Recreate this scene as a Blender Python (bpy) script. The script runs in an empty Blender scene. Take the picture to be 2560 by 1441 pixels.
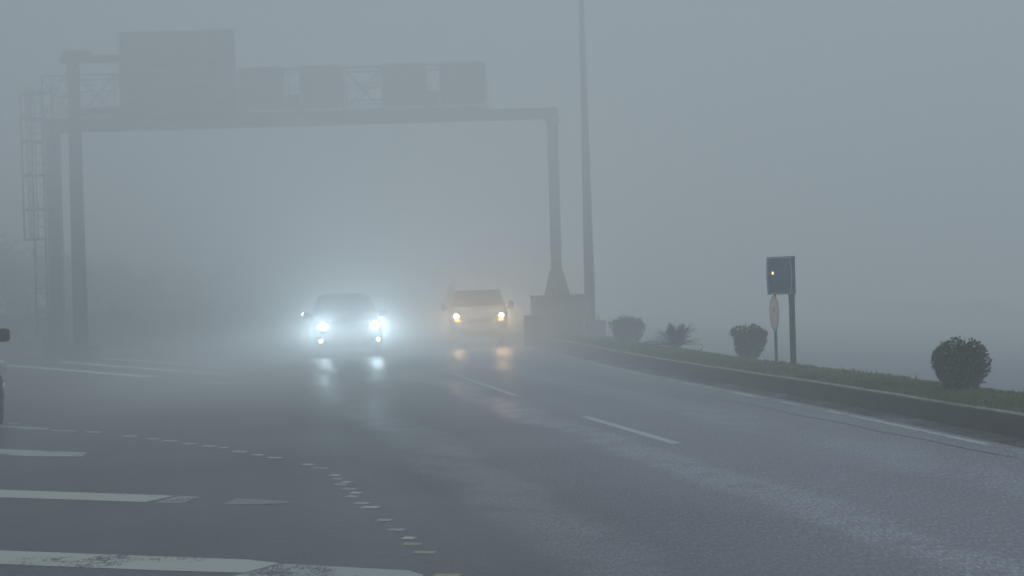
import bpy, bmesh, math, random
from mathutils import Vector, Matrix, noise

random.seed(7)
SC = bpy.context.scene
COL = SC.collection
R = math.radians

# ------------------------------------------------------------------ survey
# The photograph was taken from eye height 1.7 m with a 50 mm equivalent lens.
F, HZ, CX, EYE, ROLL = 3540.0, 714.0, 1280.0, 1.7, 0.0288


def G(px, py, z=0.0):
    """point of the plane at height z seen at photo pixel (px, py) -> X, Y"""
    dx, dy = px - CX, py - HZ
    u = dx - dy * ROLL
    v = dy + dx * ROLL
    s = v / (EYE - z)
    return u / s, F / s


def W(px, py, D):
    """X and Z of a point at depth D seen at photo pixel (px, py)"""
    dx, dy = px - CX, py - HZ
    u = dx - dy * ROLL
    v = dy + dx * ROLL
    s = F / D
    return u / s, EYE - v / s


# ------------------------------------------------------------------ helpers
def tag(o, label=None, cat=None, group=None, kind=None):
    if label: o['label'] = label
    if cat: o['category'] = cat
    if group: o['group'] = group
    if kind: o['kind'] = kind
    return o


def empty(name, loc=(0, 0, 0), rz=0.0, label=None, cat=None, group=None):
    o = bpy.data.objects.new(name, None)
    o.empty_display_size = .2
    COL.objects.link(o)
    o.location = loc
    o.rotation_euler = (0, 0, rz)
    return tag(o, label, cat, group)


class MB:
    """collects shapes and links them as one mesh"""
    def __init__(s):
        s.bm = bmesh.new()

    def quad(s, pts):
        return s.bm.faces.new([s.bm.verts.new(p) for p in pts])

    def box(s, c, d, rot=None, bev=0.0):
        old = set(s.bm.verts)
        r = bmesh.ops.create_cube(s.bm, size=1.0)
        vs = r['verts']
        for v in vs:
            v.co = Vector((v.co.x * d[0], v.co.y * d[1], v.co.z * d[2]))
        if bev > 0:
            es = list({e for v in vs for e in v.link_edges})
            bmesh.ops.bevel(s.bm, geom=es, offset=min(bev, min(d) * .45), segments=2, profile=.5, affect='EDGES')
        vs = [v for v in s.bm.verts if v not in old]
        for v in vs:
            if rot is not None: v.co = rot @ v.co
            v.co = v.co + Vector(c)
        return s

    def tube(s, a, b, r0, r1=None, n=10):
        a, b = Vector(a), Vector(b)
        r1 = r0 if r1 is None else r1
        d = b - a
        q = d.to_track_quat('Z', 'Y')
        ring = []
        for p, r in ((a, r0), (b, r1)):
            ring.append([s.bm.verts.new(p + q @ Vector((r * math.cos(2 * math.pi * i / n), r * math.sin(2 * math.pi * i / n), 0))) for i in range(n)])
        for i in range(n):
            f = s.bm.faces.new((ring[0][i], ring[0][(i + 1) % n], ring[1][(i + 1) % n], ring[1][i]))
            f.smooth = True
        s.bm.faces.new(ring[0][::-1]); s.bm.faces.new(ring[1])
        return s

    def bar(s, a, b, w, h=None):
        """square bar between two points"""
        a, b = Vector(a), Vector(b)
        h = w if h is None else h
        d = b - a
        q = d.to_track_quat('Z', 'Y').to_matrix()
        s.box((a + b) / 2, (w, h, d.length), q)
        return s

    def disc(s, c, nrm, r, dome=0.0, n=20, sy=1.0):
        c = Vector(c); q = Vector(nrm).normalized().to_track_quat('Z', 'Y')
        rings = []
        for k in range(1, 4):
            t = k / 3
            rings.append([s.bm.verts.new(c + q @ Vector((r * t * math.cos(2 * math.pi * i / n), r * sy * t * math.sin(2 * math.pi * i / n), dome * (1 - t * t)))) for i in range(n)])
        cc = s.bm.verts.new(c + q @ Vector((0, 0, dome)))
        for i in range(n):
            s.bm.faces.new((cc, rings[0][i], rings[0][(i + 1) % n])).smooth = True
            for k in range(2):
                s.bm.faces.new((rings[k][i], rings[k + 1][i], rings[k + 1][(i + 1) % n], rings[k][(i + 1) % n])).smooth = True
        return s

    def lathe(s, prof, c=(0, 0, 0), n=28, axis='Z'):
        """prof: list of (radius, height)"""
        c = Vector(c)
        rings = []
        for r, h in prof:
            ring = []
            for i in range(n):
                a = 2 * math.pi * i / n
                p = Vector((r * math.cos(a), r * math.sin(a), h))
                if axis == 'X': p = Vector((p.z, p.x, p.y))
                if axis == 'Y': p = Vector((p.x, p.z, p.y))
                ring.append(s.bm.verts.new(c + p))
            rings.append(ring)
        for k in range(len(rings) - 1):
            for i in range(n):
                s.bm.faces.new((rings[k][i], rings[k][(i + 1) % n], rings[k + 1][(i + 1) % n], rings[k + 1][i])).smooth = True
        s.bm.faces.new(rings[0][::-1]); s.bm.faces.new(rings[-1])
        return s

    def grid(s, fn, nu, nv, smooth=True):
        vs = [[s.bm.verts.new(fn(i / nu, j / nv)) for j in range(nv + 1)] for i in range(nu + 1)]
        for i in range(nu):
            for j in range(nv):
                s.bm.faces.new((vs[i][j], vs[i + 1][j], vs[i + 1][j + 1], vs[i][j + 1])).smooth = smooth
        return s

    def build(s, name, m, parent=None, recalc=True):
        if recalc: bmesh.ops.recalc_face_normals(s.bm, faces=s.bm.faces)
        me = bpy.data.meshes.new(name)
        s.bm.to_mesh(me); s.bm.free()
        o = bpy.data.objects.new(name, me)
        COL.objects.link(o)
        me.materials.append(m)
        if parent is not None: o.parent = parent
        return o


# ------------------------------------------------------------------ materials
def mat(name, col, rough=.6, metal=0.0, noise_amt=.15, nscale=6.0, bump=0.0, coat=0.0):
    m = bpy.data.materials.new(name); m.use_nodes = True
    nt = m.node_tree; b = nt.nodes['Principled BSDF']
    b.inputs['Roughness'].default_value = rough
    b.inputs['Metallic'].default_value = metal
    b.inputs['Coat Weight'].default_value = coat
    tc = nt.nodes.new('ShaderNodeTexCoord')
    n = nt.nodes.new('ShaderNodeTexNoise'); n.inputs['Scale'].default_value = nscale; n.inputs['Detail'].default_value = 5
    nt.links.new(tc.outputs['Object'], n.inputs['Vector'])
    r = nt.nodes.new('ShaderNodeValToRGB')
    lo = [max(0, c * (1 - noise_amt)) for c in col]; hi = [min(1, c * (1 + noise_amt)) for c in col]
    r.color_ramp.elements[0].position = .3; r.color_ramp.elements[1].position = .7
    r.color_ramp.elements[0].color = (*lo, 1); r.color_ramp.elements[1].color = (*hi, 1)
    nt.links.new(n.outputs['Fac'], r.inputs['Fac']); nt.links.new(r.outputs['Color'], b.inputs['Base Color'])
    if bump:
        bp = nt.nodes.new('ShaderNodeBump'); bp.inputs['Strength'].default_value = bump; bp.inputs['Distance'].default_value = .02
        nt.links.new(n.outputs['Fac'], bp.inputs['Height']); nt.links.new(bp.outputs['Normal'], b.inputs['Normal'])
    return m


def glow(name, col, strength):
    m = bpy.data.materials.new(name); m.use_nodes = True
    b = m.node_tree.nodes['Principled BSDF']
    b.inputs['Base Color'].default_value = (.8, .8, .8, 1)
    b.inputs['Emission Color'].default_value = (*col, 1)
    b.inputs['Emission Strength'].default_value = strength
    return m


def leafmat(name, c0, c1, nscale=3.0):
    m = mat(name, c0, .45, 0, .3, nscale)
    nt = m.node_tree
    r = [n for n in nt.nodes if n.type == 'VALTORGB'][0]
    r.color_ramp.elements[0].color = (*c0, 1); r.color_ramp.elements[1].color = (*c1, 1)
    return m


M = {}
M['steel'] = mat('galvanised_steel', (.13, .14, .145), .55, .3, .2, 3, .1)
M['post'] = mat('post_steel', (.12, .12, .12), .5, .3, .25, 8)
M['darksteel'] = mat('dark_steel', (.06, .065, .07), .55, .2, .2, 3)
M['signback'] = mat('sign_back', (.13, .125, .13), .6, .1, .12, 2)
M['concrete'] = mat('wet_concrete', (.10, .098, .09), .55, 0, .3, 4, .4)
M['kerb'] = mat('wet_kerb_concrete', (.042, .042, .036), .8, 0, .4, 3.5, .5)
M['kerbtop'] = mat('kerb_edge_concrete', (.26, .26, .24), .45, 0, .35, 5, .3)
M['soil'] = mat('median_soil', (.075, .085, .04), .8, 0, .4, 6, .5)
M['glass'] = mat('car_glass', (.012, .014, .016), .3, 0, .1)
M['glass'].node_tree.nodes['Principled BSDF'].inputs['IOR'].default_value = 1.18
M['rubber'] = mat('tyre_rubber', (.015, .015, .016), .7, 0, .2, 20, .2)
M['plastic'] = mat('black_plastic', (.018, .018, .02), .5, 0, .2, 20)
M['mirrorp'] = mat('mirror_housing', (.02, .016, .018), .35, 0, .2, 20)
M['rim'] = mat('wheel_alloy', (.3, .3, .31), .35, .8, .1)
M['chrome'] = mat('chrome_trim', (.55, .56, .57), .15, 1.0, .05)
M['paint_silver'] = mat('silver_paint', (.28, .30, .31), .3, .4, .06, 2, 0, .5)
M['paint_car'] = mat('graphite_paint', (.06, .065, .07), .4, .2, .06, 2, 0, .3)
M['paint_white'] = mat('white_van_paint', (.88, .88, .86), .35, 0, .06, 2, 0, .4)
M['paint_dark'] = mat('dark_grey_paint', (.05, .055, .062), .3, .3, .06, 2, 0, .6)
M['plate'] = mat('number_plate', (.5, .5, .48), .4, 0, .05)
M['lens'] = mat('clear_lamp_lens', (.62, .62, .63), .25, 0, .15, 30, 0, .8)
M['amber'] = mat('amber_lens', (.55, .17, .05), .25, 0, .15, 30)
M['lamp_cold'] = glow('lit_led_lamp', (.80, .93, 1.0), 24)
M['fog_cold'] = glow('lit_fog_lamp', (.85, .93, 1.0), 45)
M['lamp_warm'] = glow('lit_halogen_lamp', (1.0, .72, .42), 22)
M['lamp_amber'] = glow('lit_indicator', (1.0, .33, .02), 9)
M['glint'] = glow('glowing_amber_glint', (1.0, .42, .14), 9)  # self-lit spot for a reflection on the blue sign, no lamp
M['foliage'] = leafmat('shrub_leaves', (.022, .042, .018), (.075, .115, .05), 5)
M['palm'] = leafmat('palm_leaves', (.022, .035, .016), (.05, .075, .03), 5)
M['tree'] = leafmat('tree_leaves', (.008, .013, .009), (.025, .036, .02), 1.2)
M['bark'] = mat('bark', (.04, .033, .026), .9, 0, .3, 9, .5)
M['grass'] = leafmat('grass_blades', (.10, .145, .045), (.27, .31, .10), 1.5)


def blue_panel():
    m = mat('blue_sign_sheet', (.12, .155, .25), .35, 0, .2, 5)
    return m


M['blue'] = blue_panel()
M['bluewhite'] = mat('sign_border_white', (.55, .58, .64), .4, 0, .1)
M['pink'] = mat('round_sign_face', (.42, .25, .25), .45, 0, .12, 6)
M['signgrey'] = mat('round_sign_mark', (.16, .13, .14), .45, 0, .1)


def asphalt_nodes(nt, paint=None):
    """wet asphalt; with paint = worn paint over it"""
    N, L = nt.nodes, nt.links
    b = N['Principled BSDF']
    geo = N.new('ShaderNodeNewGeometry')
    sep = N.new('ShaderNodeSeparateXYZ'); L.new(geo.outputs['Position'], sep.inputs[0])

    def math_(op, a, c=None, d=None, clamp=False):
        n = N.new('ShaderNodeMath'); n.operation = op; n.use_clamp = clamp
        for i, v in enumerate((a, c, d)):
            if v is None: continue
            if isinstance(v, (int, float)): n.inputs[i].default_value = v
            else: L.new(v, n.inputs[i])
        return n.outputs[0]

    def noise_(scale, detail=4, rough=.55, vec=None):
        n = N.new('ShaderNodeTexNoise'); n.inputs['Scale'].default_value = scale
        n.inputs['Detail'].default_value = detail; n.inputs['Roughness'].default_value = rough
        L.new(vec or geo.outputs['Position'], n.inputs['Vector'])
        return n.outputs['Fac']

    def step_(v, lo, hi):
        n = N.new('ShaderNodeMapRange'); n.interpolation_type = 'SMOOTHSTEP'
        n.inputs['From Min'].default_value = lo; n.inputs['From Max'].default_value = hi
        L.new(v, n.inputs['Value']); return n.outputs['Result']
    # coordinates running along the carriageway
    q0 = math_('MULTIPLY', sep.outputs['Y'], .235)
    q = math_('ADD', sep.outputs['X'], q0)
    comb = N.new('ShaderNodeCombineXYZ')
    L.new(math_('MULTIPLY', q, 1.3), comb.inputs[0]); L.new(math_('MULTIPLY', sep.outputs['Y'], .12), comb.inputs[1])
    streak = noise_(1.0, 5, .6, comb.outputs[0])
    wob = math_('MULTIPLY', math_('SUBTRACT', noise_(.35, 3), .5), 1.1)
    qq = math_('ADD', q, wob)

    def track(c, w):
        d = math_('ABSOLUTE', math_('SUBTRACT', qq, c))
        return math_('SUBTRACT', 1.0, step_(d, w * .35, w), None, True)
    tr = math_('MAXIMUM', math_('MAXIMUM', track(4.55, .42), math_('MULTIPLY', track(2.6, .5), .6)), math_('MULTIPLY', track(6.7, .6), .55))
    # edge of the wet patch is broken up
    tr = math_('MULTIPLY', tr, step_(noise_(2.2, 5, .65), .30, .55))
    cg = N.new('ShaderNodeCombineXYZ'); L.new(sep.outputs['X'], cg.inputs[0]); L.new(math_('MULTIPLY', sep.outputs['Y'], .28), cg.inputs[1])
    fine = noise_(46, 3, .8, cg.outputs[0])
    grit = noise_(95, 2, .6)
    patch = step_(noise_(.28, 4, .6), .40, .66)
    # base colour
    fine_c = math_('POWER', step_(fine, .36, .66), 1.3)
    dark = math_('ADD', .055, math_('MULTIPLY', fine_c, .15))
    lift = math_('ADD', .7, math_('ADD', math_('ADD', math_('MULTIPLY', tr, .4), math_('MULTIPLY', step_(q, 1.5, 5.5), 1.3)), math_('MULTIPLY', streak, .7)))  # right lanes and wheel tracks lightened: wet sheen put into the colour
    val = math_('MULTIPLY', dark, lift)
    col = N.new('ShaderNodeCombineColor')
    L.new(math_('MULTIPLY', val, 1.02), col.inputs[0]); L.new(math_('MULTIPLY', val, .99), col.inputs[1]); L.new(math_('MULTIPLY', val, 1.22), col.inputs[2])
    base = col.outputs[0]
    rough = math_('ADD', .30, math_('MULTIPLY', math_('SUBTRACT', 1.0, tr), math_('ADD', math_('MULTIPLY', patch, .06), math_('MULTIPLY', step_(fine, .35, .65), .26))))
    if paint:
        pc = N.new('ShaderNodeRGB'); pc.outputs[0].default_value = (*paint[0], 1)
        wear = math_('ADD', noise_(paint[3] if len(paint) > 3 else 1.1, 6, .72), math_('MULTIPLY', math_('SUBTRACT', fine, .5), .5))
        mask = math_('MULTIPLY', step_(wear, paint[1], paint[2]), paint[4] if len(paint) > 4 else 1.0)
        mx = N.new('ShaderNodeMix'); mx.data_type = 'RGBA'
        L.new(mask, mx.inputs['Factor']); L.new(base, mx.inputs['A']); L.new(pc.outputs[0], mx.inputs['B'])
        base = mx.outputs['Result']
    L.new(base, b.inputs['Base Color'])
    if paint:
        rough = math_('ADD', rough, math_('MULTIPLY', mask, .3))
        L.new(math_('SUBTRACT', .5, math_('MULTIPLY', mask, .25)), b.inputs['Specular IOR Level'])
    L.new(rough, b.inputs['Roughness'])
    b.inputs['IOR'].default_value = 1.45
    # relief: grit standing out of the water film plus ripples
    hgt = math_('ADD', math_('MULTIPLY', fine, math_('ADD', .35, math_('MULTIPLY', patch, .65))), math_('MULTIPLY', noise_(9, 3, .6), .8))
    bp = N.new('ShaderNodeBump'); bp.inputs['Distance'].default_value = .012
    bs_ = math_('SUBTRACT', .75, math_('MULTIPLY', tr, .3))
    L.new(math_('MULTIPLY', bs_, math_('SUBTRACT', 1.0, math_('MULTIPLY', mask, .5))) if paint else bs_, bp.inputs['Strength'])
    L.new(hgt, bp.inputs['Height'])
    L.new(bp.outputs['Normal'], b.inputs['Normal'])


def asphalt(name, paint=None):
    m = bpy.data.materials.new(name); m.use_nodes = True
    asphalt_nodes(m.node_tree, paint)
    return m


M['asphalt'] = asphalt('wet_asphalt')
M['paint_bar'] = asphalt('worn_white_bar_paint', ((.64, .64, .60), .33, .42, .9))
M['paint_line'] = asphalt('worn_lane_paint', ((.62, .63, .62), .34, .48, 1.4, .85))
M['paint_faint'] = asphalt('nearly_worn_off_paint', ((.55, .56, .56), .40, .54, 1.2, .8))
M['paint_cream'] = asphalt('cream_thermoplastic', ((.50, .47, .34), .25, .40, 3))
M['ground'] = mat('wet_earth', (.05, .055, .045), .8, 0, .3, .5)

# ------------------------------------------------------------------ ground, road, median
g = MB().grid(lambda u, v: (-1500 + 3000 * u, -1500 + 3000 * v, -.03), 8, 8, False).build('ground', M['ground'])
tag(g, 'dark wet open ground beyond the roads', None, None, 'structure')
dome = MB().grid(lambda u, v: (150 * math.cos(2 * math.pi * u) * math.cos(R(-2 + 92 * v)), 50 + 150 * math.sin(2 * math.pi * u) * math.cos(R(-2 + 92 * v)), 150 * math.sin(R(-2 + 92 * v))), 48, 16).build('sky', mat('overcast_sky', (.6, .62, .64), 1.0, 0, .05, .02))
tag(dome, 'overcast sky hidden in fog', None, None, 'structure')
road = MB().grid(lambda u, v: (-45 + 110 * u, -12 + 260 * v, 0), 22, 52, False).build('road', M['asphalt'])
tag(road, 'wide wet grey asphalt carriageway with worn white markings', None, None, 'structure')

KERB = [(7.9, -6), (7.1, 0), (6.35, 6), (5.72, 10), (5.08, 14.05), (4.50, 17.4), (4.08, 19.6), (3.52, 22.3), (2.78, 26.07), (1.98, 31.0), (1.08, 37.4), (-.25, 45), (-3.1, 60), (-7.2, 80), (-16, 120)]


def cat(pts, n=6):
    """smooth curve through pts"""
    out = []
    for i in range(len(pts) - 1):
        p0 = Vector(pts[max(i - 1, 0)]); p1 = Vector(pts[i]); p2 = Vector(pts[i + 1]); p3 = Vector(pts[min(i + 2, len(pts) - 1)])
        for k in range(n):
            t = k / n
            out.append(.5 * ((2 * p1) + (-p0 + p2) * t + (2 * p0 - 5 * p1 + 4 * p2 - p3) * t * t + (-p0 + 3 * p1 - 3 * p2 + p3) * t ** 3))
    out.append(Vector(pts[-1]))
    return out


KC = cat(KERB, 8)


def kx(y):
    for a, b in zip(KC, KC[1:]):
        if a.y <= y <= b.y:
            t = (y - a.y) / (b.y - a.y)
            return a.x + (b.x - a.x) * t
    return KC[-1].x


def sweep(path, prof, name, m, parent=None, wob=1.0):
    """prof: list of (offset to the right, z) swept along path"""
    mb = MB(); rows = []
    for i, p in enumerate(path):
        a = path[max(i - 1, 0)]; b = path[min(i + 1, len(path) - 1)]
        d = (b - a).normalized(); nr = Vector((d.y, -d.x))
        w = wob * .012 * noise.noise((p.x * .7, p.y * .7, 3.1))
        rows.append([mb.bm.verts.new((p.x + nr.x * (o + w), p.y + nr.y * (o + w), z + w * .6)) for o, z in prof])
    for a, b in zip(rows, rows[1:]):
        for j in range(len(prof) - 1):
            mb.bm.faces.new((a[j], a[j + 1], b[j + 1], b[j]))
    return mb.build(name, m, parent)


med = sweep(KC, [(.15, .225), (.35, .26), (.7, .285), (1.1, .265), (1.27, .235)], 'median', M['soil'])
tag(med, 'raised grassy median strip between the two carriageways', None, None, 'structure')
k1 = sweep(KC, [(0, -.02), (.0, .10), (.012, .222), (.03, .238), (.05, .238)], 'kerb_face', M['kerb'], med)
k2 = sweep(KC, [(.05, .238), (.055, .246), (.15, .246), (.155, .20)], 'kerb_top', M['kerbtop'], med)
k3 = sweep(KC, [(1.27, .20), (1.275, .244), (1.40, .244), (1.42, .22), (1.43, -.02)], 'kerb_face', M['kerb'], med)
for km in (M['kerb'], M['kerbtop']):
    kn = km.node_tree; kg = kn.nodes.new('ShaderNodeNewGeometry'); ks = kn.nodes.new('ShaderNodeSeparateXYZ'); kn.links.new(kg.outputs['Position'], ks.inputs[0])
    k1_ = kn.nodes.new('ShaderNodeMath'); k1_.operation = 'PINGPONG'; k1_.inputs[1].default_value = .5; kn.links.new(ks.outputs['Y'], k1_.inputs[0])
    k2_ = kn.nodes.new('ShaderNodeMath'); k2_.operation = 'LESS_THAN'; k2_.inputs[1].default_value = .012; kn.links.new(k1_.outputs[0], k2_.inputs[0])
    km_ = kn.nodes.new('ShaderNodeMix'); km_.data_type = 'RGBA'; bb = kn.nodes['Principled BSDF']
    src_ = bb.inputs['Base Color'].links[0].from_socket
    kn.links.new(k2_.outputs[0], km_.inputs['Factor']); kn.links.new(src_, km_.inputs['A']); km_.inputs['B'].default_value = (.01, .01, .01, 1)
    kn.links.new(km_.outputs['Result'], bb.inputs['Base Color'])
# debris and mud washed against the kerb foot
gut = sweep(KC, [(-.30, .004), (-.16, .006), (-.05, .012), (.0, .02)], 'gutter_dirt', asphalt('gutter_mud', ((.055, .05, .042), .22, .62, 1.5, .9)), road, 0)

# grass blades
mb = MB()
for i in range(30000):
    y = 9.5 + 38 * random.random() ** 1.5
    o = random.uniform(.16, 1.26)
    x = kx(y) + o * .985
    y2 = y + o * .18
    cl = noise.noise((x * 1.6, y2 * 1.6, 0)) * .5 + .5
    if random.random() > .35 + cl: continue
    h = random.uniform(.03, .075) * (0.6 + cl) * (1 + max(0, (y - 22) / 40))
    if random.random() < .012: h *= 1.8
    a = random.uniform(0, 6.28); w = random.uniform(.004, .009) * (1 + y / 40)
    lean = Vector((math.cos(a), math.sin(a), 0)) * h * random.uniform(.1, .7)
    sd = Vector((-math.sin(a), math.cos(a), 0)) * w
    z = .225 + .06 * math.sin(math.pi * min(1, max(0, (o - .1) / 1.2)))
    p = Vector((x, y2, z - .01))
    mid = p + lean * .35 + Vector((0, 0, h * .6))
    v = [mb.bm.verts.new(c) for c in (p - sd, p + sd, mid + sd * .7, p + lean + Vector((0, 0, h)), mid - sd * .7)]
    mb.bm.faces.new(v)
gr = mb.build('grass', M['grass'], None, False)
tag(gr, 'short wet olive grass growing on the median strip', 'grass', None, 'stuff')


# ------------------------------------------------------------------ road markings
def strip(name, pts, w, m, z=.002, taper=None):
    """painted strip of width w along ground points"""
    pts = [Vector(p) for p in pts]
    mbs = MB(); rows = []
    tot = len(pts)
    for i, p in enumerate(pts):
        a = pts[max(i - 1, 0)]; b = pts[min(i + 1, tot - 1)]
        d = (b - a).normalized(); nr = Vector((d.y, -d.x))
        rows.append((mbs.bm.verts.new((p.x - nr.x * w / 2, p.y - nr.y * w / 2, z)), mbs.bm.verts.new((p.x + nr.x * w / 2, p.y + nr.y * w / 2, z))))
    for a, b in zip(rows, rows[1:]):
        mbs.bm.faces.new((a[0], a[1], b[1], b[0]))
    return mbs.build(name, m, road)


def poly(name, pix, m, z=.002):
    mbs = MB()
    mbs.bm.faces.new([mbs.bm.verts.new((*G(px, py), z)) for px, py in pix])
    return mbs.build(name, m, road)


# wide bars of the hatched area, nearest first
def ext(p, q, t):  # extend the line q->p past p
    return (p[0] + (p[0] - q[0]) * t, p[1] + (p[1] - q[1]) * t)


poly('hatch_bar', [(-900, 1342), (-300, 1364), (0, 1377), (620, 1400), (700, 1409), (610, 1433), (400, 1427), (0, 1411), (-900, 1380)], M['paint_bar'])
poly('hatch_bar', [(702, 1410), (1020, 1427), (1058, 1438), (1050, 1475), (640, 1462), (560, 1446), (612, 1434)], asphalt('half_worn_bar', ((.62, .63, .62), .42, .52, 1.6, .85)))
poly('hatch_bar', [(-900, 1200), (0, 1225), (440, 1240), (362, 1256), (0, 1244), (-900, 1214)], M['paint_bar'])
poly('hatch_bar', [(448, 1240), (500, 1243), (455, 1259), (385, 1257)], M['paint_line'])
poly('hatch_bar', [(592, 1247), (660, 1250), (735, 1255), (690, 1262), (556, 1262)], asphalt('fading_bar', ((.5, .52, .52), .30, .50, 1.6, .6)))
poly('hatch_bar', [(-700, 1100), (0, 1123), (218, 1132), (205, 1142), (60, 1141), (0, 1136), (-700, 1111)], M['paint_line'])
poly('hatch_bar', [(-500, 1046), (0, 1064), (125, 1071), (118, 1075), (0, 1070), (-500, 1051)], M['paint_line'])
for a, b, w in (((-60, 907), (382, 943), .34), ((150, 905), (590, 939), .34), ((260, 897), (580, 918), .32), ((440, 893), (580, 903), .36), ((500, 957), (590, 960), .26)):
    strip('hatch_line', [G(a[0] + (b[0] - a[0]) * t / 8, a[1] + (b[1] - a[1]) * t / 8) for t in range(9)], w, asphalt('far_hatch_paint', ((.88, .88, .86), .22, .36, 2.0, .97)))
M['dot'] = asphalt('dotted_paint', ((.74, .74, .73), .2, .34, 3, .95))
# small dotted guide marks swinging through the junction
DOTS = [(845, 1197, 26), (852, 1211, 30), (872, 1222, 34), (880, 1241, 30), (905, 1258, 36), (962, 1300, 34), (990, 1324, 40), (35, 1058, 30), (160, 1077, 60), (235, 1080, 38), (325, 1090, 36), (383, 1097, 30), (425, 1102, 34), (474, 1109, 30), (522, 1115, 34), (560, 1119, 16), (600, 1129, 34), (645, 1137, 28), (687, 1144, 36), (770, 1161, 26), (800, 1170, 42), (838, 1188, 24), (866, 1205, 22), (890, 1232, 24), (926, 1268, 40), (1022, 1345, 30), (1030, 1360, 44), (1062, 1381, 54), (1118, 1438, 66)]
for i, (px, py, ln) in enumerate(DOTS):
    a, b = G(px - ln / 2, py), G(px + ln / 2, py + 1.2)
    strip('dotted_mark', [a, b], .085, M['paint_line'] if i < 7 else M['paint_cream'] if i in (20, 26, 27, 28) else M['dot'])
# lane dashes
for a, b in (((1462, 1042), (1690, 1109)), ((1070, 914), (1292, 990))):
    strip('lane_dash', [G(a[0] + (b[0] - a[0]) * t / 8, a[1] + (b[1] - a[1]) * t / 8) for t in range(9)], .115, asphalt('lane_dash_paint', ((.70, .71, .70), .25, .40, 2.5, .95)))
a = G(1070, 914)
for k in range(1, 5):
    y0 = a[1] + k * 12 - 4; strip('lane_dash', [(a[0] - (y0 - a[1]) * .22, y0), (a[0] - (y0 + 6 - a[1]) * .22, y0 + 6)], .115, M['paint_line'])
# worn edge line along the kerb
strip('edge_line', [(p.x - .47, p.y) for p in KC if p.y < 90], .11, asphalt('edge_line_paint', ((.72, .73, .72), .43, .55, 1.0, .85)))
# opposite carriageway line
strip('edge_line', [(kx(y) + 2.3, y) for y in range(8, 60, 3)], .12, M['paint_faint'])
strip('edge_line', [(kx(y) + 9.5, y) for y in range(8, 70, 3)], .12, M['paint_line'])
# repair seam / tar strip
strip('tar_seam', [G(1440 + 110 * t, 925 + 22 * t + (3 * (t % 2))) for t in range(0, 11)], .02, mat('tar', (.012, .012, .013), .35), .003)


# ------------------------------------------------------------------ vegetation
def leaves(mb, n, fn, size, flat=.5):
    for i in range(n):
        p, out = fn()
        s = size * random.uniform(.6, 1.35)
        d = (out + Vector((random.gauss(0, .6), random.gauss(0, .6), random.gauss(.25, .6)))).normalized()
        sd = d.cross(Vector((random.gauss(0, 1), random.gauss(0, 1), random.gauss(0, 1)))).normalized() * s * .32
        mb.quad((p - d * s * .5, p + sd, p + d * s * .55, p - sd))


def shrub(px, D, width, height, label, seed, top_flat=.35, n=2600, lumps=9):
    random.seed(seed)
    sx = F / D
    z0 = .26
    x = (px - CX - ROLL * ((EYE - z0) * sx)) / sx
    root = empty('shrub', (x, D, z0), 0, label, 'shrub', 'shrubs on the median strip')
    rx, rz = width / 2, height / 2
    cl = [(Vector((random.uniform(-.55, .55) * rx, random.uniform(-.5, .5) * rx, rz * random.uniform(.7, 1.35))), random.uniform(.42, .62) * rx) for _ in range(lumps)]
    mb = MB()

    def fn():
        if random.random() < .55:
            a = random.uniform(0, 6.28); t = random.uniform(-1.05, 1)
            rr = rx * (.52 + .52 * min(1, max(0, t + .95) / 1.25)) * max(0, 1 - max(0, t - .45) ** 2 * 1.45) * random.uniform(.70, 1.0)
            rr *= 1 + .07 * math.cos(a + seed) + .13 * math.sin(a * 5 + seed) + .12 * math.sin(a * 2 + t * 4 + seed)
            o = Vector((math.cos(a), math.sin(a), t * .7))
            return Vector((rr * math.cos(a), rr * math.sin(a), rz * (1 + t * .9 * (1 + (.16 * math.sin(a * 3 + seed) + .10 * math.cos(a * 2 + seed)) * (t > 0))))), o.normalized()
        c, r = random.choice(cl)
        d = Vector((random.gauss(0, 1), random.gauss(0, 1), random.gauss(0, 1))).normalized()
        return c + Vector((d.x * r, d.y * r, d.z * r * rz / rx)) * random.uniform(.7, 1.05), d
    leaves(mb, n, fn, .045 * (D / 17) ** .5)
    # shoots standing out of the top
    for k in range(34):
        a = random.uniform(0, 6.28); r = rx * random.uniform(.1, .98)
        b = Vector((r * math.cos(a), r * math.sin(a), height * (.93 - .20 * (r / rx) ** 2)))
        L = random.uniform(.03, .12)
        dr = Vector((math.cos(a) * .25, math.sin(a) * .25, 1)).normalized()
        for j in range(7):
            p = b + dr * L * (j / 6)
            aa = random.uniform(0, 6.28); o = Vector((math.cos(aa), math.sin(aa), .8)).normalized()
            leaves(mb, 1, lambda: (p, o), .035 * (D / 17) ** .5)
    mb.build('foliage', M['foliage'], root, False)
    st = MB()
    for k in range(9):
        a = k * .7 + random.uniform(-.2, .2)
        p1 = Vector((math.cos(a) * rx * .35, math.sin(a) * rx * .35, rz * .7)); p2 = Vector((math.cos(a) * rx * .7, math.sin(a) * rx * .7, rz * 1.45))
        st.tube((math.cos(a) * .03, math.sin(a) * .03, -.03), p1, .012, .008, 6).tube(p1, p2, .008, .004, 6)
    # dense shaded heart of twigs so that the crown does not look hollow
    for k in range(220):
        d = Vector((random.gauss(0, 1), random.gauss(0, 1), random.gauss(0, 1))).normalized()
        c = Vector((d.x * rx * .3, d.y * rx * .3, rz + d.z * rz * .4)); e = Vector((d.x * rx * .72, d.y * rx * .72, rz + d.z * rz * .68))
        st.tube(c, e, .004, .002, 4)
    st.build('stems', M['bark'], root)
    return root


shrub(2405, 16.9, .66, .63, 'rounded dark green shrub nearest the camera, alone at the right end of the grass', 3, n=5200)
shrub(1876, 25.5, .62, .58, 'rounded shrub just left of the two sign posts', 11, n=3400)
shrub(1573, 33.0, .80, .60, 'faint round shrub farthest back, next to the concrete block', 23, n=3000)

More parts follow.
